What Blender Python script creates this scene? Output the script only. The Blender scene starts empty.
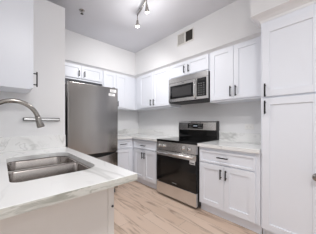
import bpy, bmesh, math, random
from mathutils import Vector, Matrix

SC = bpy.context.scene
COL = SC.collection
R = math.radians

# ------------------------------------------------------------------ camera
cam_d = bpy.data.cameras.new('camera')
cam = bpy.data.objects.new('camera', cam_d)
COL.objects.link(cam)
cam.location = (0, 0, 1.162)
cam.rotation_euler = (R(90), 0, R(-43.416))
cam_d.sensor_width = 36.0
cam_d.lens = 165.9 / 316 * 36.0
cam_d.shift_y = 5.7 / 316
cam_d.clip_start = 0.02
SC.camera = cam

# ------------------------------------------------------------------ world
w = bpy.data.worlds.new('World')
SC.world = w
w.use_nodes = True
bg = w.node_tree.nodes['Background']
bg.inputs[0].default_value = (0.92, 0.96, 1.0, 1)
bg.inputs[1].default_value = 1.25


def lamp(name, kind, loc, energy, color=(1, 1, 1), rot=(0, 0, 0), **kw):
    d = bpy.data.lights.new(name, kind)
    d.energy = energy
    d.color = color
    for k, v in kw.items():
        setattr(d, k, v)
    o = bpy.data.objects.new(name, d)
    COL.objects.link(o)
    o.location = loc
    o.rotation_euler = rot
    return o


# unseen fill lamps added under the ceiling, above and behind the camera
lamp('ceiling_fill', 'AREA', (0.25, -0.30, 2.67), 23, (1, 0.99, 0.985), (0, 0, 0), shape='DISK', size=0.35)
lamp('ceiling_fill', 'AREA', (0.6, -2.2, 2.67), 6, (1, 0.99, 0.985), (0, 0, 0), shape='DISK', size=0.35)
# the bulbs of the track light: one narrow-throated reflector lamp per head
TRACK = [(1.357, 1.843, 2.478), (1.285, 1.548, 2.495), (1.17, 1.27, 2.495)]
AIM = [(1.75, 3.05, 1.25), (2.40, 2.15, 0.70), (1.50, 1.60, 0.0)]
WATT = [31, 9, 26]
for p, q, e in zip(TRACK, AIM, WATT):
    d = (Vector(q) - Vector(p)).normalized()
    lamp('track_bulb', 'SPOT', Vector(p) + Vector((0, 0, -0.035)), e, (1, 0.985, 0.98), d.to_track_quat('-Z', 'Y').to_euler(),
         shadow_soft_size=0.025, spot_size=R(150), spot_blend=1.0)
    lamp('track_bulb_glow', 'POINT', Vector(p) + Vector((0, 0, -0.035)), 2.2, (1, 0.985, 0.98), shadow_soft_size=0.025)

SC.view_settings.view_transform = 'Standard'
SC.view_settings.look = 'None'
SC.view_settings.gamma = 1
SC.view_settings.use_curve_mapping = False
SC.view_settings.exposure = 0.23

# ------------------------------------------------------------------ materials


def srgb(r, g, b):
    f = lambda c: (c / 255 / 12.92) if c / 255 <= 0.04045 else ((c / 255 + 0.055) / 1.055) ** 2.4
    return (f(r), f(g), f(b), 1)


def mat(name, col, rough=0.5, metal=0.0, bump=0.0, bscale=200.0, var=0.0, spec=None):
    m = bpy.data.materials.new(name)
    m.use_nodes = True
    nt = m.node_tree
    b = nt.nodes['Principled BSDF']
    b.inputs['Base Color'].default_value = col
    b.inputs['Roughness'].default_value = rough
    b.inputs['Metallic'].default_value = metal
    if spec is not None:
        b.inputs['Specular IOR Level'].default_value = spec
    tc = nt.nodes.new('ShaderNodeTexCoord')
    if bump or var:
        n = nt.nodes.new('ShaderNodeTexNoise')
        n.inputs['Scale'].default_value = bscale
        n.inputs['Detail'].default_value = 3
        nt.links.new(tc.outputs['Object'], n.inputs['Vector'])
        if bump:
            bp = nt.nodes.new('ShaderNodeBump')
            bp.inputs['Strength'].default_value = bump
            bp.inputs['Distance'].default_value = 0.002
            nt.links.new(n.outputs['Fac'], bp.inputs['Height'])
            nt.links.new(bp.outputs['Normal'], b.inputs['Normal'])
        if var:
            mx = nt.nodes.new('ShaderNodeMixRGB')
            mx.inputs[1].default_value = tuple(c * (1 - var) for c in col[:3]) + (1,)
            mx.inputs[2].default_value = col
            nt.links.new(n.outputs['Fac'], mx.inputs[0])
            nt.links.new(mx.outputs[0], b.inputs['Base Color'])
    return m


def emit_mat(name, col, s):
    m = bpy.data.materials.new(name)
    m.use_nodes = True
    b = m.node_tree.nodes['Principled BSDF']
    b.inputs['Base Color'].default_value = col
    b.inputs['Emission Color'].default_value = col
    b.inputs['Emission Strength'].default_value = s
    return m


def brushed(name, col, rough, axis='X', amp=0.12):
    """stainless steel: fine streaks along one axis drive the roughness"""
    m = bpy.data.materials.new(name)
    m.use_nodes = True
    nt = m.node_tree
    b = nt.nodes['Principled BSDF']
    b.inputs['Metallic'].default_value = 1.0
    tc = nt.nodes.new('ShaderNodeTexCoord')
    mp = nt.nodes.new('ShaderNodeMapping')
    sc = {'X': (3, 400, 400), 'Y': (400, 3, 400), 'Z': (60, 60, 1.0)}[axis]
    mp.inputs['Scale'].default_value = sc
    n = nt.nodes.new('ShaderNodeTexNoise')
    n.inputs['Scale'].default_value = 1
    n.inputs['Detail'].default_value = 4
    nt.links.new(tc.outputs['Object'], mp.inputs['Vector'])
    nt.links.new(mp.outputs[0], n.inputs['Vector'])
    mr = nt.nodes.new('ShaderNodeMapRange')
    mr.inputs['To Min'].default_value = rough - amp / 2
    mr.inputs['To Max'].default_value = rough + amp / 2
    nt.links.new(n.outputs['Fac'], mr.inputs['Value'])
    nt.links.new(mr.outputs[0], b.inputs['Roughness'])
    mx = nt.nodes.new('ShaderNodeMixRGB')
    mx.inputs[1].default_value = tuple(c * 0.9 for c in col[:3]) + (1,)
    mx.inputs[2].default_value = col
    nt.links.new(n.outputs['Fac'], mx.inputs[0])
    nt.links.new(mx.outputs[0], b.inputs['Base Color'])
    b.inputs['Anisotropic'].default_value = 0.6
    b.inputs['Anisotropic Rotation'].default_value = 0.25
    return m


def quartz(name='white_veined_quartz', base_col=(238, 238, 237), veins=((1.9, 0.028, 0.52, (146, 147, 142)), (4.0, 0.020, 0.36, (166, 167, 164))), zs=1.0):
    m = bpy.data.materials.new(name)
    m.use_nodes = True
    nt = m.node_tree
    L = nt.links.new
    b = nt.nodes['Principled BSDF']
    b.inputs['Roughness'].default_value = 0.16
    tc = nt.nodes.new('ShaderNodeTexCoord')
    base = None
    prev = None
    for i, (scale, width, strength, col) in enumerate(veins):
        mp = nt.nodes.new('ShaderNodeMapping')
        mp.inputs['Location'].default_value = (2.45 + 3.1 * i, 0.1, 2.2)
        mp.inputs['Rotation'].default_value = (0.3, 0.2, 0.9 + 1.3 * i)
        mp.inputs['Scale'].default_value = (1, 0.45, zs)
        L(tc.outputs['Object'], mp.inputs['Vector'])
        n = nt.nodes.new('ShaderNodeTexNoise')
        n.inputs['Scale'].default_value = scale
        n.inputs['Detail'].default_value = 4
        n.inputs['Roughness'].default_value = 0.55
        n.inputs['Distortion'].default_value = 0.6
        L(mp.outputs[0], n.inputs['Vector'])
        s = nt.nodes.new('ShaderNodeMath'); s.operation = 'SUBTRACT'; s.inputs[1].default_value = 0.5
        L(n.outputs['Fac'], s.inputs[0])
        a = nt.nodes.new('ShaderNodeMath'); a.operation = 'ABSOLUTE'
        L(s.outputs[0], a.inputs[0])
        mr = nt.nodes.new('ShaderNodeMapRange')
        mr.inputs['From Min'].default_value = 0
        mr.inputs['From Max'].default_value = width
        mr.inputs['To Min'].default_value = strength
        mr.inputs['To Max'].default_value = 0
        L(a.outputs[0], mr.inputs['Value'])
        # veins fade in and out
        n2 = nt.nodes.new('ShaderNodeTexNoise')
        n2.inputs['Scale'].default_value = 2.5
        n2.inputs['Detail'].default_value = 2
        L(mp.outputs[0], n2.inputs['Vector'])
        r2 = nt.nodes.new('ShaderNodeMapRange')
        r2.inputs['From Min'].default_value = 0.38
        r2.inputs['From Max'].default_value = 0.60
        L(n2.outputs['Fac'], r2.inputs['Value'])
        mu = nt.nodes.new('ShaderNodeMath'); mu.operation = 'MULTIPLY'
        L(mr.outputs[0], mu.inputs[0]); L(r2.outputs[0], mu.inputs[1])
        mx = nt.nodes.new('ShaderNodeMixRGB')
        mx.inputs[1].default_value = srgb(*base_col)
        mx.inputs[2].default_value = srgb(*col)
        L(mu.outputs[0], mx.inputs[0])
        if prev is not None:
            L(prev, mx.inputs[1])
        prev = mx.outputs[0]
    L(prev, b.inputs['Base Color'])
    return m


def planks():
    m = bpy.data.materials.new('oak_plank_flooring')
    m.use_nodes = True
    nt = m.node_tree
    L = nt.links.new
    b = nt.nodes['Principled BSDF']
    b.inputs['Roughness'].default_value = 0.42
    tc = nt.nodes.new('ShaderNodeTexCoord')
    mp = nt.nodes.new('ShaderNodeMapping')
    mp.inputs['Rotation'].default_value = (0, 0, R(90))
    L(tc.outputs['Object'], mp.inputs['Vector'])
    br = nt.nodes.new('ShaderNodeTexBrick')
    br.inputs['Scale'].default_value = 1
    br.inputs['Brick Width'].default_value = 1.2
    br.inputs['Row Height'].default_value = 0.16
    br.inputs['Mortar Size'].default_value = 0.0014
    br.inputs['Color1'].default_value = srgb(226, 204, 186)
    br.inputs['Color2'].default_value = srgb(212, 187, 167)
    br.inputs['Mortar'].default_value = srgb(150, 130, 115)
    br.offset = 0.37
    L(mp.outputs[0], br.inputs['Vector'])
    mp2 = nt.nodes.new('ShaderNodeMapping')
    mp2.inputs['Scale'].default_value = (9, 1.3, 1)
    L(tc.outputs['Object'], mp2.inputs['Vector'])
    n = nt.nodes.new('ShaderNodeTexNoise')
    n.inputs['Scale'].default_value = 1.25
    n.inputs['Detail'].default_value = 6
    n.inputs['Distortion'].default_value = 1.6
    L(mp2.outputs[0], n.inputs['Vector'])
    cr = nt.nodes.new('ShaderNodeValToRGB')
    cr.color_ramp.elements[0].position = 0.26
    cr.color_ramp.elements[0].color = (0.40, 0.33, 0.28, 1)
    cr.color_ramp.elements[1].position = 0.47
    cr.color_ramp.elements[1].color = (1, 1, 1, 1)
    L(n.outputs['Fac'], cr.inputs[0])
    mx = nt.nodes.new('ShaderNodeMixRGB'); mx.blend_type = 'MULTIPLY'
    mx.inputs[0].default_value = 0.8
    L(br.outputs['Color'], mx.inputs[1]); L(cr.outputs[0], mx.inputs[2])
    L(mx.outputs[0], b.inputs['Base Color'])
    return m


M = {}
M['wall'] = mat('wall_paint', srgb(232, 232, 233), 0.8, bump=0.15, bscale=160)
M['ceiling'] = mat('ceiling_paint', srgb(224, 225, 231), 0.9, bump=0.2, bscale=140)
M['cab'] = mat('white_cabinet_paint', srgb(236, 239, 246), 0.35, var=0.01, bscale=6)
M['cabin'] = mat('cabinet_toe_board', srgb(205, 200, 194), 0.5, var=0.04, bscale=20)
M['panel'] = mat('end_panel_paint', srgb(226, 222, 218), 0.6, bump=0.1, bscale=180)
M['trim'] = mat('crown_paint', srgb(236, 236, 238), 0.4, var=0.01, bscale=8)
M['black'] = mat('matte_black_metal', srgb(26, 26, 28), 0.4, 0.6, var=0.2, bscale=60)
M['steel'] = brushed('brushed_stainless_horizontal', srgb(232, 230, 228), 0.24, 'X')
M['steelz'] = brushed('brushed_stainless_vertical', srgb(178, 175, 172), 0.17, 'Z', 0.06)
M['sinksteel'] = brushed('sink_stainless', srgb(174, 167, 162), 0.24, 'Z', 0.05)
M['nickel'] = mat('brushed_nickel', srgb(160, 156, 151), 0.22, 1.0, var=0.08, bscale=120)
M['polish'] = mat('polished_steel', srgb(236, 235, 233), 0.20, 1.0, var=0.04, bscale=80)
M['glass'] = mat('black_glass', srgb(14, 14, 15), 0.06, 0.0, var=0.05, bscale=30)
M['ovenglass'] = mat('oven_window_glass', srgb(34, 31, 29), 0.10, 0.0, var=0.25, bscale=10)
M['mwglass'] = mat('microwave_mesh_glass', srgb(62, 61, 62), 0.16, 0.0, var=0.15, bscale=300)
M['plastic'] = mat('black_plastic', srgb(22, 22, 23), 0.45, var=0.1, bscale=50)
M['darkbody'] = mat('dark_grey_casing', srgb(52, 51, 52), 0.5, var=0.1, bscale=50)
M['button'] = mat('grey_button_print', srgb(150, 150, 150), 0.5, var=0.05, bscale=50)
M['barframe'] = mat('dark_steel', srgb(104, 103, 102), 0.35, 0.8, var=0.1, bscale=60)
M['paper'] = mat('white_sticker', srgb(236, 236, 236), 0.6, var=0.02, bscale=50)
M['print'] = mat('grey_print', srgb(120, 120, 124), 0.6, var=0.05, bscale=50)
M['white'] = mat('white_plastic', srgb(236, 235, 233), 0.4, var=0.02, bscale=50)
M['ventwhite'] = mat('vent_white_metal', srgb(226, 224, 220), 0.45, var=0.03, bscale=60)
M['ventdark'] = mat('vent_inside', srgb(70, 66, 60), 0.8, var=0.2, bscale=60)
M['ventgrey'] = mat('vent_damper', srgb(196, 193, 188), 0.7, var=0.1, bscale=60)
M['quartz'] = quartz()
M['quartz_edge'] = quartz('grey_veined_quartz_edge', (208, 208, 202), ((4.5, 0.05, 0.85, (150, 151, 142)), (9.0, 0.04, 0.6, (236, 236, 232))), 3.5)
M['floor'] = planks()
M['bulb'] = emit_mat('bulb_glow', (1, 0.97, 0.92, 1), 4)
M['display'] = emit_mat('clock_digits', (0.55, 0.65, 0.75, 1), 0.12)
M['ring'] = mat('burner_ring_print', srgb(74, 74, 76), 0.25, var=0.05, bscale=40)

# ------------------------------------------------------------------ mesh helpers


class MB:
    def __init__(s):
        s.bm = bmesh.new()

    def box(s, x0, x1, y0, y1, z0, z1, bev=0.0, seg=2):
        xs, ys, zs = sorted((x0, x1)), sorted((y0, y1)), sorted((z0, z1))
        t = bmesh.new()
        v = [t.verts.new((x, y, z)) for x in xs for y in ys for z in zs]
        for f in ((0, 1, 3, 2), (4, 6, 7, 5), (0, 4, 5, 1), (2, 3, 7, 6), (0, 2, 6, 4), (1, 5, 7, 3)):
            t.faces.new([v[i] for i in f])
        if bev:
            bmesh.ops.bevel(t, geom=list(t.edges), offset=bev, segments=seg, profile=0.6, affect='EDGES')
        s.add(t)
        return s

    def add(s, t, mtx=None):
        if mtx is not None:
            bmesh.ops.transform(t, matrix=mtx, verts=t.verts)
        me = bpy.data.meshes.new('tmp')
        t.to_mesh(me)
        t.free()
        s.bm.from_mesh(me)
        bpy.data.meshes.remove(me)
        return s

    def lathe(s, prof, loc=(0, 0, 0), axis='Z', seg=24, mtx=None):
        t = bmesh.new()
        rings = []
        for r, z in prof:
            if r < 1e-6:
                rings.append([t.verts.new((0, 0, z))])
            else:
                rings.append([t.verts.new((r * math.cos(2 * math.pi * i / seg), r * math.sin(2 * math.pi * i / seg), z)) for i in range(seg)])
        for a, b in zip(rings, rings[1:]):
            for i in range(seg):
                j = (i + 1) % seg
                if len(a) == 1 and len(b) > 1:
                    t.faces.new((a[0], b[j], b[i]))
                elif len(b) == 1 and len(a) > 1:
                    t.faces.new((a[i], a[j], b[0]))
                elif len(a) > 1:
                    t.faces.new((a[i], a[j], b[j], b[i]))
        bmesh.ops.recalc_face_normals(t, faces=t.faces)
        for f in t.faces:
            f.smooth = True
        if mtx is None:
            rot = {'Z': Matrix(), 'X': Matrix.Rotation(R(90), 4, 'Y'), '-Y': Matrix.Rotation(R(90), 4, 'X'), '-X': Matrix.Rotation(R(-90), 4, 'Y')}[axis]
            mtx = Matrix.Translation(loc) @ rot
        s.add(t, mtx)
        return s

    def tube(s, pts, r, seg=14, caps=True):
        pts = [Vector(p) for p in pts]
        rs = r if isinstance(r, (list, tuple)) else [r] * len(pts)
        t = bmesh.new()
        rings = []
        up = None
        for i, p in enumerate(pts):
            d = (pts[min(i + 1, len(pts) - 1)] - pts[max(i - 1, 0)]).normalized()
            if up is None:
                up = Vector((0, 0, 1)) if abs(d.z) < 0.9 else Vector((0, 1, 0))
            a = d.cross(up).normalized()
            up = a.cross(d).normalized()
            rings.append([t.verts.new(p + (a * math.cos(2 * math.pi * k / seg) + up * math.sin(2 * math.pi * k / seg)) * rs[i]) for k in range(seg)])
        for a, b in zip(rings, rings[1:]):
            for k in range(seg):
                j = (k + 1) % seg
                t.faces.new((a[k], a[j], b[j], b[k])).smooth = True
        if caps:
            t.faces.new(rings[0])
            t.faces.new(rings[-1])
        bmesh.ops.recalc_face_normals(t, faces=t.faces)
        s.add(t)
        return s

    def prism(s, outline, axis, a0, a1, bev=0.0):
        """outline: list of 2D points; axis 'X': points are (y,z); 'Y': (x,z); 'Z': (x,y)"""
        t = bmesh.new()
        mk = {'X': lambda p, a: (a, p[0], p[1]), 'Y': lambda p, a: (p[0], a, p[1]), 'Z': lambda p, a: (p[0], p[1], a)}[axis]
        A = [t.verts.new(mk(p, a0)) for p in outline]
        B = [t.verts.new(mk(p, a1)) for p in outline]
        t.faces.new(A)
        t.faces.new(B)
        for i in range(len(A)):
            j = (i + 1) % len(A)
            t.faces.new((A[i], A[j], B[j], B[i]))
        bmesh.ops.recalc_face_normals(t, faces=t.faces)
        if bev:
            bmesh.ops.bevel(t, geom=list(t.edges), offset=bev, segments=2, profile=0.6, affect='EDGES')
        s.add(t)
        return s

    def build(s, name, m, parent=None, smooth=False):
        me = bpy.data.meshes.new(name)
        if smooth:
            for f in s.bm.faces:
                f.smooth = True
        s.bm.to_mesh(me)
        s.bm.free()
        me.materials.append(m)
        o = bpy.data.objects.new(name, me)
        COL.objects.link(o)
        if parent is not None:
            o.parent = parent
        return o


def tag(o, label, cat, group=None):
    o['label'] = label
    o['category'] = cat
    if group:
        o['group'] = group
    return o


def thing(name, label, cat, loc=(0, 0, 0), rotz=0, group=None):
    o = bpy.data.objects.new(name, None)
    o.empty_display_size = 0.1
    COL.objects.link(o)
    o.location = loc
    o.rotation_euler = (0, 0, R(rotz))
    return tag(o, label, cat, group)


def struct(name, mb, m):
    o = mb.build(name, m)
    o['kind'] = 'structure'
    return o


def rrect(x0, x1, y0, y1, r, n=8, radii=None):
    """rounded rectangle outline, counter-clockwise"""
    rr = radii or (r, r, r, r)
    pts = []
    for (cx, cy, a, q) in ((x1, y0, -90, rr[0]), (x1, y1, 0, rr[1]), (x0, y1, 90, rr[2]), (x0, y0, 180, rr[3])):
        sx = -1 if cx == x1 else 1
        sy = 1 if cy == y0 else -1
        for k in range(n + 1):
            t = R(a + 90 * k / n)
            pts.append((cx + sx * q + q * math.cos(t), cy + sy * q + q * math.sin(t)))
    return pts


def plate(outer, holes, z0, z1):
    """flat slab with holes"""
    t = bmesh.new()
    edges = []
    for loop in [outer] + holes:
        vs = [t.verts.new((p[0], p[1], z1)) for p in loop]
        for i in range(len(vs)):
            edges.append(t.edges.new((vs[i], vs[(i + 1) % len(vs)])))
    bmesh.ops.triangle_fill(t, use_beauty=True, edges=edges)
    ex = bmesh.ops.extrude_face_region(t, geom=list(t.faces))
    for v in [g for g in ex['geom'] if isinstance(g, bmesh.types.BMVert)]:
        v.co.z = z0
    bmesh.ops.recalc_face_normals(t, faces=t.faces)
    return t


# front of a unit faces local -y; local x runs to the right as one faces it
def shaker(x0, x1, z0, z1, y=0.0, th=0.02, stile=0.062, rec=0.011, slope=0.003):
    """shaker door or drawer front, its back on y, front at y-th"""
    t = bmesh.new()
    yf = y - th
    e = 0.0015

    def ring(a, b, c, d, yy):
        return [t.verts.new(p) for p in ((a, yy, c), (b, yy, c), (b, yy, d), (a, yy, d))]
    r0 = ring(x0, x1, z0, z1, y)
    r1 = ring(x0, x1, z0, z1, yf + e)
    r2 = ring(x0 + e, x1 - e, z0 + e, z1 - e, yf)
    rs = [r0, r1, r2]
    if stile:
        rs.append(ring(x0 + stile, x1 - stile, z0 + stile, z1 - stile, yf))
        q = stile + slope
        rs.append(ring(x0 + q, x1 - q, z0 + q, z1 - q, yf + rec))
    for a, b in zip(rs, rs[1:]):
        for i in range(4):
            j = (i + 1) % 4
            t.faces.new((a[i], a[j], b[j], b[i]))
    t.faces.new(r0)
    t.faces.new(rs[-1])
    bmesh.ops.recalc_face_normals(t, faces=t.faces)
    mb = MB()
    mb.add(t)
    return mb


def pull(cx, cz, length, vertical, y):
    """black bar pull standing off the face at y"""
    mb = MB()
    h = length / 2
    w = 0.0065
    so = 0.030
    if vertical:
        mb.box(cx - w, cx + w, y - so - 0.005, y - so + 0.005, cz - h, cz + h, 0.002)
        for s in (-1, 1):
            mb.box(cx - 0.0045, cx + 0.0045, y - so, y, cz + s * (h - 0.018) - 0.0045, cz + s * (h - 0.018) + 0.0045, 0.001)
    else:
        mb.box(cx - h, cx + h, y - so - 0.005, y - so + 0.005, cz - w, cz + w, 0.002)
        for s in (-1, 1):
            mb.box(cx + s * (h - 0.018) - 0.0045, cx + s * (h - 0.018) + 0.0045, y - so, y, cz - 0.0045, cz + 0.0045, 0.001)
    return mb


def door(parent, x0, x1, z0, z1, hx=None, hz=None, hl=0.13, vert=True, name='door', stile=0.062):
    d = shaker(x0, x1, z0, z1, stile=stile).build(name, M['cab'], parent)
    if hx is not None:
        pull(hx, hz, hl, vert, -0.02).build('handle', M['black'], d)
    return d


# ------------------------------------------------------------------ the room
XW, YA, ZC = 2.5, 3.36, 2.69          # right wall, back wall, ceiling
ZK = 0.89                             # worktop height
XBACK, YBACK = -3.2, -3.6

struct('floor', MB().box(XBACK, XW + 0.12, YBACK, YA + 0.12, -0.1, 0.0), M['floor'])
struct('ceiling', MB().box(XBACK, XW + 0.12, YBACK, YA + 0.12, ZC, ZC + 0.1), M['ceiling'])
struct('wall_right', MB().box(XW, XW + 0.12, -0.06, YA + 0.12, 0, ZC), M['wall'])
struct('wall_back', MB().box(-0.30, XW, YA, YA + 0.12, 0, ZC), M['wall'])
struct('wall_left', MB().box(-0.30, -0.17, 0.90, YA, 0, ZC), M['wall'])
# living area behind the camera: walls with wide window openings
struct('wall_rear', MB().box(XBACK, XW, YBACK - 0.12, YBACK, 0, 0.9).box(XBACK, XW, YBACK - 0.12, YBACK, 2.35, ZC).box(XBACK, -2.4, YBACK - 0.12, YBACK, 0.9, 2.35).box(1.9, XW, YBACK - 0.12, YBACK, 0.9, 2.35), M['wall'])
struct('wall_living', MB().box(XBACK - 0.12, XBACK, YBACK - 0.12, YA + 0.12, 0, 0.9).box(XBACK - 0.12, XBACK, YBACK - 0.12, YA + 0.12, 2.35, ZC).box(XBACK - 0.12, XBACK, 1.0, YA + 0.12, 0.9, 2.35).box(XBACK - 0.12, XBACK, YBACK - 0.12, -3.0, 0.9, 2.35), M['wall'])
wr = MB()
for y0, y1 in ((YBACK - 0.12, -2.12), (-1.76, -0.79), (-0.63, -0.06)):
    wr.box(XW, XW + 0.12, y0, y1, 0, ZC)
for y0, y1 in ((-2.12, -1.76), (-0.79, -0.63)):
    wr.box(XW, XW + 0.12, y0, y1, 0, 0.3).box(XW, XW + 0.12, y0, y1, 2.3, ZC)
struct('wall_living_right', wr, M['wall'])
struct('wall_living_back', MB().box(XBACK, -0.30, YA, YA + 0.12, 0, ZC), M['wall'])
struct('wall_partition', MB().prism([(-0.17, 2.11), (0.533, 2.11), (0.533, YA), (0.44, YA), (0.44, 2.20), (-0.17, 2.20)], 'Z', 0, 2.475, 0.004), M['wall'])
# boxed-in soffits above the wall cabinets
struct('wall_back_soffit', MB().box(0.533, XW, 3.0, YA, 2.203, ZC), M['wall'])
struct('wall_right_soffit', MB().box(2.140, XW, 0.56, 3.0, 2.203, ZC), M['wall'])
struct('wall_pantry_soffit', MB().box(1.848, XW, -0.06, 0.580, 2.250, ZC), M['wall'])


# crown: profile (out, z) swept along a polyline in plan, out to the left of travel = towards the room
def crown(path, z0, z1, out):
    prof = [(0.0, z0), (0.004, z0), (0.008, z0 + (z1 - z0) * 0.25), (out * 0.45, z0 + (z1 - z0) * 0.55), (out * 0.9, z0 + (z1 - z0) * 0.8), (out, z0 + (z1 - z0) * 0.84), (out, z1), (0.0, z1)]
    t = bmesh.new()
    P = [Vector((p[0], p[1])) for p in path]
    nrm = []
    for a, b in zip(P, P[1:]):
        d = (b - a).normalized()
        nrm.append(Vector((d.y, -d.x)))
    rings = []
    for i, p in enumerate(P):
        if i == 0:
            k = nrm[0]
        elif i == len(P) - 1:
            k = nrm[-1]
        else:
            k = (nrm[i - 1] + nrm[i]) / (1 + nrm[i - 1].dot(nrm[i]))
        rings.append([t.verts.new((p.x + k.x * o, p.y + k.y * o, z)) for o, z in prof])
    n = len(prof)
    for a, b in zip(rings, rings[1:]):
        for i in range(n):
            j = (i + 1) % n
            t.faces.new((a[i], a[j], b[j], b[i]))
    t.faces.new(rings[0])
    t.faces.new(rings[-1])
    bmesh.ops.recalc_face_normals(t, faces=t.faces)
    mb = MB()
    mb.add(t)
    return mb


XU, YU = 2.195, 3.056                  # faces of the wall cabinets' carcasses
struct('trim_1', crown([(0.536, YU), (XU, YU), (XU, 0.562)], 2.158, 2.202, 0.055), M['trim'])
struct('trim_2', crown([(2.138, 0.508), (1.921, 0.508), (1.921, -0.06)], 2.168, 2.249, 0.074), M['trim'])

# ------------------------------------------------------------------ worktops
XB, YB = 1.917, 2.762                  # faces of the base carcasses (doors stand 2 cm proud)

# corner L worktop
t = thing('countertop', 'white quartz L-shaped countertop in the corner between refrigerator and range', 'countertop', (1.46, 2.722, ZK - 0.039), 0, 'white quartz countertops')
ox, oy, oz = t.location
g = lambda pts: [(x - ox, y - oy) for x, y in pts]
MB().prism(g([(1.43, 2.722), (1.877, 2.722), (1.877, 2.004), (XW - 0.001, 2.004), (XW - 0.001, YA - 0.001), (1.43, YA - 0.001)]), 'Z', 0, 0.039, 0.003).build('slab', M['quartz'], t)
MB().prism(g([(1.43, YA - 0.021), (XW - 0.021, YA - 0.021), (XW - 0.021, 2.004), (XW - 0.001, 2.004), (XW - 0.001, YA - 0.001), (1.43, YA - 0.001)]), 'Z', 0.039, 0.165, 0.002).build('backsplash', M['quartz'], t)

# right worktop
t = thing('countertop', 'short white quartz countertop between the range and the tall pantry cabinet', 'countertop', (1.877, 0.51, ZK - 0.039), 0, 'white quartz countertops')
ox, oy, oz = t.location
MB().box(0, XW - 0.001 - ox, 0, 1.231 - oy, 0, 0.039, 0.003).build('slab', M['quartz'], t)
MB().box(XW - 0.021 - ox, XW - 0.001 - ox, 0, 1.231 - oy, 0.039, 0.165, 0.002).build('backsplash', M['quartz'], t)

# sink worktop
XL, YL0, YS = 0.533, 0.725, 2.11
SX0, SX1, SY0, SY1 = 0.028, 0.445, 0.985, 1.745
t = thing('countertop', 'long white veined quartz countertop in the foreground holding the double sink', 'countertop', (XL, YL0, ZK - 0.036), 0, 'white quartz countertops')
ox, oy, oz = t.location
hole = rrect(SX0, SX1, SY0, SY1, 0.07, 8, (0.115, 0.10, 0.06, 0.05))
mb = MB()
mb.add(plate(g([(-0.169, YL0), (XL, YL0), (XL, YS - 0.001), (-0.169, YS - 0.001)]), [g(hole)], 0, 0.036))
sl = mb.build('slab', M['quartz'], t)
bv = sl.modifiers.new('edge', 'BEVEL')
bv.width = 0.003
bv.segments = 2
bv.limit_method = 'ANGLE'
bv.angle_limit = R(60)
ed = MB().box(-0.169 - ox, XL - ox - 0.001, -0.0025, -0.0002, 0.001, 0.0345, 0.0008).build('front_edge', M['quartz_edge'], t)
ed['label'] = 'quartz front edge crossed by broad grey veins'
MB().box(-0.149 - ox, XL - ox, YS - 0.021 - oy, YS - 0.001 - oy, 0.036, 0.172, 0.002).build('backsplash', M['quartz'], t)
MB().box(-0.169 - ox, -0.149 - ox, 0.90 - oy, YS - 0.001 - oy, 0.036, 0.172, 0.002).build('backsplash', M['quartz'], t)

# ------------------------------------------------------------------ sink
t = thing('kitchen_sink', 'stainless steel undermount double bowl sink set in the foreground countertop', 'sink', ((SX0 + SX1) / 2, (SY0 + SY1) / 2, 0.65))
ox, oy, oz = t.location
YD = 1.40                              # divider between the bowls


def bowl(x0, x1, y0, y1, radii, depth, top):
    bm = bmesh.new()
    prof = [(0.0, top), (0.004, top - 0.008), (0.008, top - depth * 0.5), (0.014, top - depth + 0.045), (0.024, top - depth + 0.015), (0.045, top - depth), (0.075, top - depth - 0.003)]
    rings = []
    for ins, z in prof:
        rr = [max(q - ins * 0.6, 0.012) for q in radii]
        rings.append([bm.verts.new((x - ox, y - oy, z - oz)) for x, y in rrect(x0 + ins, x1 - ins, y0 + ins, y1 - ins, 0, 8, rr)])
    for a, b in zip(rings, rings[1:]):
        for i in range(len(a)):
            j = (i + 1) % len(a)
            bm.faces.new((a[i], b[i], b[j], a[j])).smooth = True
    bm.faces.new(rings[-1]).smooth = True
    mb = MB()
    mb.add(bm)
    return mb


far_r, near_r = (0.03, 0.10, 0.06, 0.03), (0.115, 0.03, 0.03, 0.05)
ztop = ZK - 0.037
rim_out = rrect(SX0 - 0.02, SX1 + 0.02, SY0 - 0.02, SY1 + 0.02, 0.09, 8)
f_o = rrect(SX0, SX1, YD + 0.012, SY1, 0, 8, far_r)
n_o = rrect(SX0, SX1, SY0, YD - 0.012, 0, 8, near_r)
lg = lambda L_: [(x - ox, y - oy) for x, y in L_]
mb = MB()
mb.add(plate(lg(rim_out), [lg(f_o), lg(n_o)], ztop - 0.004 - oz, ztop - oz))
mb.build('rim', M['sinksteel'], t)
for (y0, y1, rr, dp) in ((YD + 0.012, SY1, far_r, 0.20), (SY0, YD - 0.012, near_r, 0.18)):
    b = bowl(SX0, SX1, y0, y1, rr, dp, ztop - 0.001).build('bowl', M['sinksteel'], t)
    so = b.modifiers.new('thickness', 'SOLIDIFY')
    so.thickness = 0.0012
    so.offset = -1
    cx, cy = (SX0 + SX1) / 2 - ox, (y0 + y1) / 2 - oy
    zb = ztop - dp - 0.003 - oz
    MB().lathe([(0, zb + 0.001), (0.024, zb + 0.001), (0.027, zb + 0.005), (0.042, zb + 0.005), (0.045, zb + 0.001)], (cx, cy, 0)).build('drain', M['polish'], b)

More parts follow.
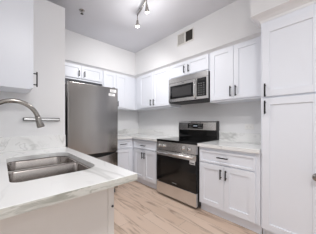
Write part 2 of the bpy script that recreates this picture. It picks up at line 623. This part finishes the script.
# ------------------------------------------------------------------ faucet
t = thing('faucet', 'brushed nickel gooseneck pull-down faucet arching over the sink', 'faucet', (-0.074, 1.40, ZK))
MB().lathe([(0, 0), (0.030, 0), (0.030, 0.006), (0.024, 0.014), (0.021, 0.06), (0.020, 0.11), (0.0145, 0.13), (0, 0.13)]).build('base', M['nickel'], t)
pts = [(0, 0, 0.12), (0, 0, 0.20), (0, 0, 0.275)]
for k in range(1, 25):
    a = math.pi - math.pi * 0.93 * k / 24
    pts.append((0.131 + 0.131 * math.cos(a), 0, 0.275 + 0.137 * math.sin(a)))
MB().tube(pts, 0.0145, 18).build('spout', M['nickel'], t)
e = Vector(pts[-1])
d = (Vector(pts[-1]) - Vector(pts[-2])).normalized()
sp = MB().tube([e - d * 0.012, e + d * 0.004, e + d * 0.03, e + d * 0.062, e + d * 0.066], [0.0165, 0.0172, 0.0195, 0.0235, 0.022], 20).build('spray_head', M['nickel'], t)
MB().tube([e + d * 0.0662, e + d * 0.0668], [0.018, 0.018], 20).build('nozzle_face', M['plastic'], sp)
MB().tube([(0, -0.018, 0.075), (0, -0.04, 0.085), (0.0, -0.085, 0.125)], [0.009, 0.0075, 0.006], 12).build('lever', M['nickel'], t)

# ------------------------------------------------------------------ bar on the partition wall
t = thing('magnetic_knife_strip', 'slim brushed metal bar mounted on the wall above the sink counter', 'knife strip', (0.315, YS - 0.001, 1.197))
MB().box(-0.160, 0.160, -0.024, -0.006, -0.0165, 0.0165, 0.003).build('bar', M['barframe'], t)
MB().box(-0.150, 0.156, -0.0252, -0.0238, -0.0085, 0.0085, 0.0005).build('strip', M['steel'], t)
for s in (-1, 1):
    MB().box(s * 0.12 - 0.012, s * 0.12 + 0.012, -0.008, 0, -0.01, 0.01, 0.001).build('mount', M['darkbody'], t)

# ------------------------------------------------------------------ base cabinets


def base_unit(name, label, loc, rot, wid, dep, group='white base cabinets', filler=(0, 0)):
    t = thing(name, label, 'cabinet', loc, rot, group)
    MB().box(0, wid, 0, dep, 0.112, ZK - 0.040, 0.001).build('body', M['cab'], t)
    MB().box(0.0, wid, 0.045, 0.06, 0.0, 0.112).build('toe_kick', M['cab'], t)
    return t


# right of the range (local x runs towards the camera)
t = base_unit('base_cabinet', 'white shaker base cabinet between the range and the tall pantry', (XB, 1.226, 0), -90, 0.716, 0.58)
door(t, 0.016, 0.672, 0.660, 0.812, 0.334, 0.745, 0.135, False, 'drawer', 0.020)
door(t, 0.016, 0.342, 0.124, 0.648, 0.312, 0.552, 0.115)
door(t, 0.346, 0.672, 0.124, 0.648, 0.374, 0.552, 0.115)
# left of the range
t = base_unit('base_cabinet', 'white shaker base cabinet between the room corner and the range', (XB, 2.760, 0), -90, 0.753, 0.58)
door(t, 0.067, 0.705, 0.676, 0.822, 0.373, 0.745, 0.135, False, 'drawer', 0.020)
door(t, 0.067, 0.384, 0.124, 0.664, 0.353, 0.565, 0.115)
door(t, 0.388, 0.705, 0.124, 0.664, 0.415, 0.565, 0.115)
# beside the refrigerator
t = base_unit('base_cabinet', 'narrow white base cabinet beside the refrigerator with one drawer over one door', (1.455, YB, 0), 0, 0.461, 0.59)
door(t, 0.02, 0.420, 0.672, 0.822, 0.225, 0.757, 0.15, False, 'drawer', 0.020)
door(t, 0.02, 0.420, 0.124, 0.660, 0.055, 0.565, 0.115)
# under the sink, doors towards the aisle
t = thing('sink_cabinet', 'off-white sink base cabinet with a plain end panel under the foreground countertop', 'cabinet', (0.48, 0.90, 0), 90, 'white base cabinets')
mb = MB()
mb.box(0.02, 1.20, 0.0, 0.02, 0.112, ZK - 0.040)
mb.box(0.02, 1.20, 0.60, 0.62, 0.0, ZK - 0.040)
mb.box(1.18, 1.20, 0.02, 0.60, 0.112, ZK - 0.040)
mb.box(0.02, 1.18, 0.02, 0.60, 0.112, 0.130)
mb.build('body', M['cab'], t)
ep = MB().box(0.0, 0.02, 0.030, 0.64, 0.0, ZK - 0.038, 0.001).build('end_panel', M['panel'], t)
MB().box(-0.006, 0.02, -0.008, 0.030, 0.0, ZK - 0.038, 0.003).build('corner_trim', M['panel'], t)
MB().lathe([(0, 0.010), (0.004, 0.010), (0.0065, 0.006), (0.0065, 0), (0, 0)], (-0.0055, -0.002, 0.672), mtx=Matrix.Translation((-0.006, 0.004, 0.672)) @ Matrix.Rotation(R(-90), 4, 'Y')).build('bumper', M['darkbody'], ep)
MB().box(0.02, 1.20, 0.06, 0.075, 0.0, 0.112).build('toe_kick', M['cab'], t)
for i in range(3):
    x0 = 0.035 + i * 0.388
    door(t, x0, x0 + 0.384, 0.124, 0.835, x0 + (0.352 if i % 2 == 0 else 0.032), 0.70, 0.115)

# ------------------------------------------------------------------ wall cabinets
ZU0 = 1.452


def upper_unit(label, loc, rot, wid, dep, hgt, group='white wall cabinets'):
    t = thing('wall_cabinet', label, 'cabinet', loc, rot, group)
    MB().box(0, wid, 0, dep, 0, hgt, 0.001).build('body', M['cab'], t)
    return t


UH = 2.201 - ZU0
UD = XW - XU - 0.001
# right pair
t = upper_unit('white two-door wall cabinet between the microwave and the tall pantry', (XU, 1.226, ZU0), -90, 0.714, UD, UH)
door(t, 0.014, 0.338, 0.022, 0.708, 0.308, 0.118, 0.135)
door(t, 0.342, 0.666, 0.022, 0.708, 0.374, 0.118, 0.135)
# above the microwave
t = upper_unit('short white two-door wall cabinet directly above the microwave', (XU, 1.996, 1.918), -90, 0.766, UD, 2.201 - 1.918)
door(t, 0.012, 0.381, 0.022, 0.242, 0.330, 0.110, 0.115, True, 'door', 0.045)
door(t, 0.385, 0.754, 0.022, 0.242, 0.416, 0.110, 0.115, True, 'door', 0.045)
# left of the microwave
t = upper_unit('white two-door wall cabinet between the room corner and the microwave', (XU, 3.035, ZU0), -90, 1.035, UD, UH)
door(t, 0.145, 0.581, 0.022, 0.708, 0.540, 0.108, 0.120)
door(t, 0.585, 1.021, 0.022, 0.708, 0.630, 0.108, 0.120)
# back wall corner
t = upper_unit('white wall cabinet on the back wall between the refrigerator and the corner', (1.416, YU, ZU0), 0, XW - 1.416 - 0.001 , YA - YU - 0.001, UH)
door(t, 0.014, 0.283, 0.022, 0.708, 0.255, 0.095, 0.11)
door(t, 0.287, 0.556, 0.022, 0.708, 0.316, 0.095, 0.11)
# above the fridge
t = upper_unit('short white two-door wall cabinet directly above the refrigerator', (0.56, YU, 1.905), 0, 0.854, YA - YU - 0.001, 2.201 - 1.905)
door(t, 0.085, 0.463, 0.030, 0.252, 0.425, 0.112, 0.100, True, 'door', 0.045)
door(t, 0.467, 0.845, 0.030, 0.252, 0.514, 0.112, 0.100, True, 'door', 0.045)
# over the sink, door towards the aisle, end panel towards the camera
t = upper_unit('white wall cabinet at the left edge over the sink, seen from its end', (0.186, 1.801, ZU0), 90, 0.307, 0.354, 1.06)
door(t, 0.003, 0.300, 0.012, 1.045, 0.040, 0.100, 0.135)

# ------------------------------------------------------------------ pantry
t = thing('pantry_cabinet', 'tall white pantry cabinet with two stacked doors at the right edge', 'cabinet', (1.921, 0.506, 0), -90)
MB().box(0, 0.50, 0, XW - 1.921 - 0.001, 0.10, 2.2495, 0.001).build('body', M['cab'], t)
MB().box(0.0, 0.50, 0.06, 0.075, 0.0, 0.10).build('toe_kick', M['cab'], t)
door(t, 0.014, 0.452, 1.420, 2.112, 0.045, 1.480, 0.130, stile=0.063)
dl = door(t, 0.014, 0.452, 0.105, 1.402, 0.045, 1.313, 0.130, stile=0.063)
MB().lathe([(0, -0.058), (0.018, -0.058), (0.029, -0.050), (0.033, -0.038), (0.028, -0.024), (0.013, -0.016), (0.011, -0.005), (0.026, -0.004), (0.028, 0.0), (0, 0.0)], mtx=Matrix.Translation((0.417, -0.02, 0.715)) @ Matrix.Rotation(R(-90), 4, 'X')).build('knob', M['nickel'], dl)

# ------------------------------------------------------------------ refrigerator
FX0, FX1, FY = 0.652, 1.408, 2.459
t = thing('refrigerator', 'stainless steel bottom-freezer refrigerator standing beyond the partition wall', 'refrigerator', (FX0, FY, 0))
FW = FX1 - FX0
MB().box(0.004, FW - 0.004, 0.070, 0.86, 0.03, 1.715, 0.006).build('casing', M['darkbody'], t)
MB().box(0.02, FW - 0.02, 0.045, 0.075, 0.0, 0.075, 0.003).build('base_grille', M['plastic'], t)
ud = MB().box(0, FW, 0, 0.064, 0.694, 1.727, 0.007, 3).build('refrigerator_door', M['steelz'], t)
# freezer front whose top edge dips to form the pocket handle
out = [(0.0, 0.085), (FW, 0.085), (FW, 0.684)]
for k in range(0, 21):
    u = 1 - k / 20
    out.append((0.02 + (FW - 0.04) * u, 0.684 - 0.052 * math.sin(math.pi * u) ** 0.7))
out.append((0.0, 0.684))
MB().prism(out, 'Y', 0, 0.040, 0.002).build('freezer_drawer', M['steelz'], t)
MB().box(0.004, FW - 0.004, 0.040, 0.064, 0.085, 0.690, 0.002).build('freezer_handle_pocket', M['plastic'], t)
for s in (0.03, FW - 0.07):
    MB().box(s, s + 0.04, 0.03, 0.09, 1.7272, 1.742, 0.003).build('hinge_cover', M['darkbody'], t)
for (x, z, a, b, rz) in ((0.672, 1.676, 0.105, 0.046, -2), (0.648, 1.612, 0.11, 0.040, 2)):
    k = MB().box(x - a / 2, x + a / 2, -0.0012, 0.0, z - b / 2, z + b / 2).build('sticker', M['paper'], ud)
    mb = MB()
    for q in range(3):
        mb.box(x - a * 0.4, x + a * (0.1 + 0.1 * q), -0.0016, -0.0012, z - b * 0.3 + q * b * 0.26, z - b * 0.2 + q * b * 0.26)
    mb.build('print', M['print'], k)

# ------------------------------------------------------------------ range
t = thing('range', 'freestanding stainless steel electric range with black glass oven door', 'range', (1.886, 1.999, 0), -90)
W = 0.764
MB().box(0.003, W - 0.003, 0.012, 0.600, 0.028, 0.865, 0.003).build('casing', M['darkbody'], t)
for x in (0.05, W - 0.05):
    for y in (0.06, 0.54):
        MB().lathe([(0, 0), (0.018, 0), (0.018, 0.008), (0.008, 0.012), (0.008, 0.030), (0, 0.030)], (x, y, 0), seg=12).build('foot', M['plastic'], t)
ct = MB().box(0.0, W, -0.026, 0.545, 0.866, 0.899, 0.004).build('cooktop', M['glass'], t)
mb = MB()
for (x, y, r) in ((0.20, 0.12, 0.105), (0.57, 0.12, 0.085), (0.20, 0.40, 0.080), (0.57, 0.40, 0.100), (0.385, 0.43, 0.045)):
    MB().lathe([(r - 0.002, 0.8991), (r, 0.8995), (r + 0.002, 0.8991)], (x, y, 0), seg=32).build('burner_ring', M['ring'], ct)
cp = MB().prism([(0.015, 0.738), (-0.026, 0.738), (-0.020, 0.865), (0.015, 0.865)], 'X', 0.002, W - 0.002, 0.002).build('control_panel', M['steel'], t)
for x in (0.080, 0.168, 0.545, 0.648):
    mt = Matrix.Translation((x, -0.0225, 0.802)) @ Matrix.Rotation(R(92), 4, 'X')
    k = MB().lathe([(0, 0.030), (0.022, 0.030), (0.0255, 0.026), (0.027, 0.004), (0.029, 0.0), (0, 0.0)], mtx=mt).build('knob', M['polish'], t)
    MB().box(x - 0.0035, x + 0.0035, -0.0575, -0.0495, 0.780, 0.825, 0.001).build('grip', M['nickel'], k)
od = MB().box(0.002, W - 0.002, -0.028, 0.010, 0.232, 0.732, 0.004).build('oven_door', M['glass'], t)
MB().box(0.10, W - 0.10, -0.0292, -0.0278, 0.300, 0.585, 0.0005).build('window', M['ovenglass'], od)
MB().box(0.002, W - 0.002, -0.0295, -0.0275, 0.650, 0.730, 0.0005).build('top_band', M['steel'], od)
mb = MB()
mb.tube([(0.03, -0.068, 0.700), (W - 0.03, -0.068, 0.700)], 0.0150, 14)
for x in (0.055, W - 0.055):
    mb.box(x - 0.012, x + 0.012, -0.066, -0.028, 0.688, 0.712, 0.003)
mb.build('handle', M['polish'], od)
MB().box(0.340, 0.425, -0.0288, -0.0278, 0.262, 0.272).build('badge', M['button'], od)
st = MB().box(0.660, 0.745, -0.0305, -0.0292, 0.600, 0.655).build('sticker', M['paper'], od)
MB().box(0.668, 0.735, -0.0309, -0.0305, 0.609, 0.627).build('print', M['print'], st)
MB().box(0.002, W - 0.002, -0.026, 0.010, 0.040, 0.222, 0.004).build('storage_drawer', M['steel'], t)
# backguard: black glass foot, stainless console on top leaning back
MB().box(0.0, W, 0.545, 0.605, 0.884, 1.045, 0.003).build('backsplash_glass', M['glass'], t)
con = MB().prism([(0.530, 1.040), (0.612, 1.040), (0.612, 1.186), (0.556, 1.186), (0.540, 1.165)], 'X', 0.004, W - 0.016, 0.003).build('console', M['steel'], t)
MB().prism([(0.528, 1.036), (0.613, 1.036), (0.613, 1.188), (0.554, 1.188), (0.537, 1.166)], 'X', W - 0.016, W, 0.002).build('end_cap', M['darkbody'], t)
MB().prism([(0.5285, 1.062), (0.5355, 1.062), (0.5445, 1.150), (0.5375, 1.150)], 'X', 0.215, 0.520, 0.0005).build('display', M['glass'], con)
mb = MB()
for i, x in enumerate((0.25, 0.275, 0.30, 0.43, 0.455, 0.48)):
    for z in (1.085, 1.125):
        yy = 0.5285 + (z - 1.062) * 0.1023
        MB().box(x, x + 0.012, yy - 0.0008, yy + 0.001, z - 0.005, z + 0.005).build('button', M['button'], con)
mb = MB()
for x in (0.345, 0.362, 0.383, 0.400):
    yy = 0.5285 + (1.108 - 1.062) * 0.1023
    mb.box(x - 0.005, x + 0.005, yy - 0.0025, yy + 0.001, 1.098, 1.118)
mb.build('clock_digits', M['display'], con)

# ------------------------------------------------------------------ microwave
MZ0, MZ1 = 1.500, 1.914
t = thing('microwave', 'stainless steel over-the-range microwave mounted above the range', 'microwave', (2.162, 1.993, MZ0), -90)
W = 0.757
H = MZ1 - MZ0
MB().box(0, W, 0.012, XW - 2.162 - 0.002, 0.012, H, 0.003).build('casing', M['darkbody'], t)
MB().box(0.0, W, -0.004, XW - 2.162 - 0.002, 0.0, 0.012, 0.002).build('underside', M['plastic'], t)
MB().box(0.0, W, -0.020, 0.012, H - 0.078, H, 0.003).build('vent_panel', M['steel'], t)
dr = MB().box(0.0, 0.565, -0.020, 0.012, 0.014, H - 0.080, 0.003).build('door', M['steel'], t)
win = MB().box(0.040, 0.535, -0.0215, -0.0195, 0.066, 0.288, 0.0006).build('window', M['glass'], dr)
MB().box(0.085, 0.480, -0.0222, -0.0214, 0.100, 0.252, 0.0003).build('mesh_screen', M['mwglass'], win)
MB().box(0.290, 0.345, -0.0212, -0.0198, 0.308, 0.318).build('badge', M['print'], dr)
hp = []
for k in range(13):
    u = k / 12
    hp.append((0.556, -0.020 - 0.040 * min(1, math.sin(math.pi * u) * 1.8), 0.028 + u * 0.292))
MB().tube(hp, 0.0115, 12).build('handle', M['polish'], dr)
cp = MB().box(0.567, W, -0.020, 0.012, 0.014, H - 0.080, 0.003).build('control_panel', M['steel'], t)
cg = MB().box(0.583, 0.738, -0.0215, -0.0195, 0.055, 0.325, 0.0006).build('keypad', M['glass'], cp)
MB().box(0.600, 0.720, -0.0222, -0.0214, 0.285, 0.312).build('clock', M['plastic'], cg)
mb = MB()
for r_ in range(6):
    for c_ in range(3):
        MB().box(0.604 + c_ * 0.042, 0.624 + c_ * 0.042, -0.0221, -0.0214, 0.075 + r_ * 0.033, 0.084 + r_ * 0.033).build('button', M['button'], cg)

# ------------------------------------------------------------------ air register on the soffit
t = thing('air_register', 'white air vent register high on the soffit above the microwave', 'vent', (2.1395, 1.625, 2.525), -90)
mb = MB()
mb.box(-0.160, 0.160, -0.012, 0, 0.080, 0.098, 0.002)
mb.box(-0.160, 0.160, -0.012, 0, -0.098, -0.080, 0.002)
mb.box(-0.160, -0.145, -0.012, 0, -0.08, 0.08)
mb.box(0.145, 0.160, -0.012, 0, -0.08, 0.08)
mb.box(-0.012, 0.012, -0.012, 0, -0.08, 0.08)
mb.build('frame', M['ventwhite'], t)
MB().box(-0.145, -0.012, -0.003, -0.001, -0.08, 0.08).build('damper', M['ventgrey'], t)
MB().box(0.012, 0.145, -0.003, -0.001, -0.08, 0.08).build('duct_opening', M['ventdark'], t)
for (x0, x1, m_, tilt) in ((-0.145, -0.012, M['ventwhite'], 0.006), (0.012, 0.145, M['darkbody'], -0.002)):
    mb = MB()
    for k in range(9):
        z = -0.072 + k * 0.018
        mb.prism([(-0.010, z), (-0.004, z + tilt), (-0.004, z + tilt + 0.0015), (-0.010, z + 0.0015)], 'X', x0, x1)
    mb.build('louvers', m_, t)

# ------------------------------------------------------------------ wall outlet
t = thing('wall_outlet', 'white double wall outlet above the backsplash beside the pantry', 'outlet', (XW - 0.001, 0.80, 1.105), -90)
pl = MB().box(-0.058, 0.058, -0.006, 0, -0.036, 0.036, 0.002).build('cover_plate', M['white'], t)
for x in (-0.025, 0.025):
    s_ = MB().box(x - 0.016, x + 0.016, -0.008, -0.006, -0.015, 0.015, 0.001).build('socket', M['white'], t)
    mb = MB()
    for dz in (-0.006, 0.006):
        mb.box(x - 0.006, x + 0.004, -0.0084, -0.0079, dz - 0.001, dz + 0.001)
    mb.build('slots', M['plastic'], s_)

# ------------------------------------------------------------------ sprinkler
t = thing('fire_sprinkler', 'small metal fire sprinkler head on the ceiling near the partition wall', 'sprinkler', (0.80, 2.35, ZC))
MB().lathe([(0.010, 0), (0.034, 0), (0.032, -0.006), (0.014, -0.012), (0.010, -0.012)]).build('escutcheon', M['nickel'], t)
MB().lathe([(0, 0), (0.009, 0), (0.010, -0.020), (0.006, -0.026), (0.005, -0.044), (0, -0.044)], seg=12).build('frame', M['nickel'], t)
MB().lathe([(0, -0.044), (0.018, -0.046), (0.019, -0.049), (0, -0.050)], seg=16).build('deflector', M['darkbody'], t)

# ------------------------------------------------------------------ track light
t = thing('track_light', 'curved brushed nickel track light with small spot heads on the ceiling', 'ceiling light', (1.20, 1.38, ZC))
o = Vector(t.location)
ZR = 2.640
path = [(1.02, 0.86), (1.12, 1.00), (1.17, 1.12), (1.19, 1.24), (1.20, 1.36), (1.23, 1.48), (1.275, 1.58), (1.310, 1.68), (1.338, 1.77), (1.357, 1.843)]
# Catmull-Rom through the plan points
sm = []
for i in range(len(path) - 1):
    p0, p1, p2, p3 = [Vector(path[max(0, min(len(path) - 1, i + k))]) for k in (-1, 0, 1, 2)]
    for q in range(5):
        u = q / 5
        sm.append(0.5 * ((2 * p1) + (p2 - p0) * u + (2 * p0 - 5 * p1 + 4 * p2 - p3) * u * u + (3 * p1 - p0 - 3 * p2 + p3) * u ** 3))
sm.append(Vector(path[-1]))
MB().tube([(p.x - o.x, p.y - o.y, ZR - o.z) for p in sm], 0.010, 10).build('rail', M['nickel'], t)
MB().lathe([(0, 0), (0.060, 0), (0.058, -0.012), (0.02, -0.022), (0.012, -0.052), (0, -0.052)]).build('canopy', M['nickel'], t)
MB().tube([(1.345 - o.x, 1.77 - o.y, 0), (1.345 - o.x, 1.77 - o.y, ZR - o.z)], 0.006, 10).build('support_post', M['nickel'], t)
tops = [(1.357, 1.843), (1.255, 1.530), (1.19, 1.24)]
for (px, py), b in zip(tops, TRACK):
    a = Vector((px, py, ZR)) - o
    bb = Vector(b) - o
    d = (bb - a).normalized()
    L_ = (bb - a).length
    MB().tube([a, a + d * (L_ - 0.085)], 0.006, 10).build('stem', M['nickel'], t)
    h0 = a + d * (L_ - 0.09)
    hd = MB().tube([h0, h0 + d * 0.01, h0 + d * 0.035, h0 + d * 0.06, h0 + d * 0.085], [0.009, 0.013, 0.017, 0.023, 0.027], 18).build('spot_head', M['nickel'], t)
    MB().tube([h0 + d * 0.082, h0 + d * 0.090, h0 + d * 0.096], [0.0245, 0.024, 0.014], 16).build('bulb', M['bulb'], hd)
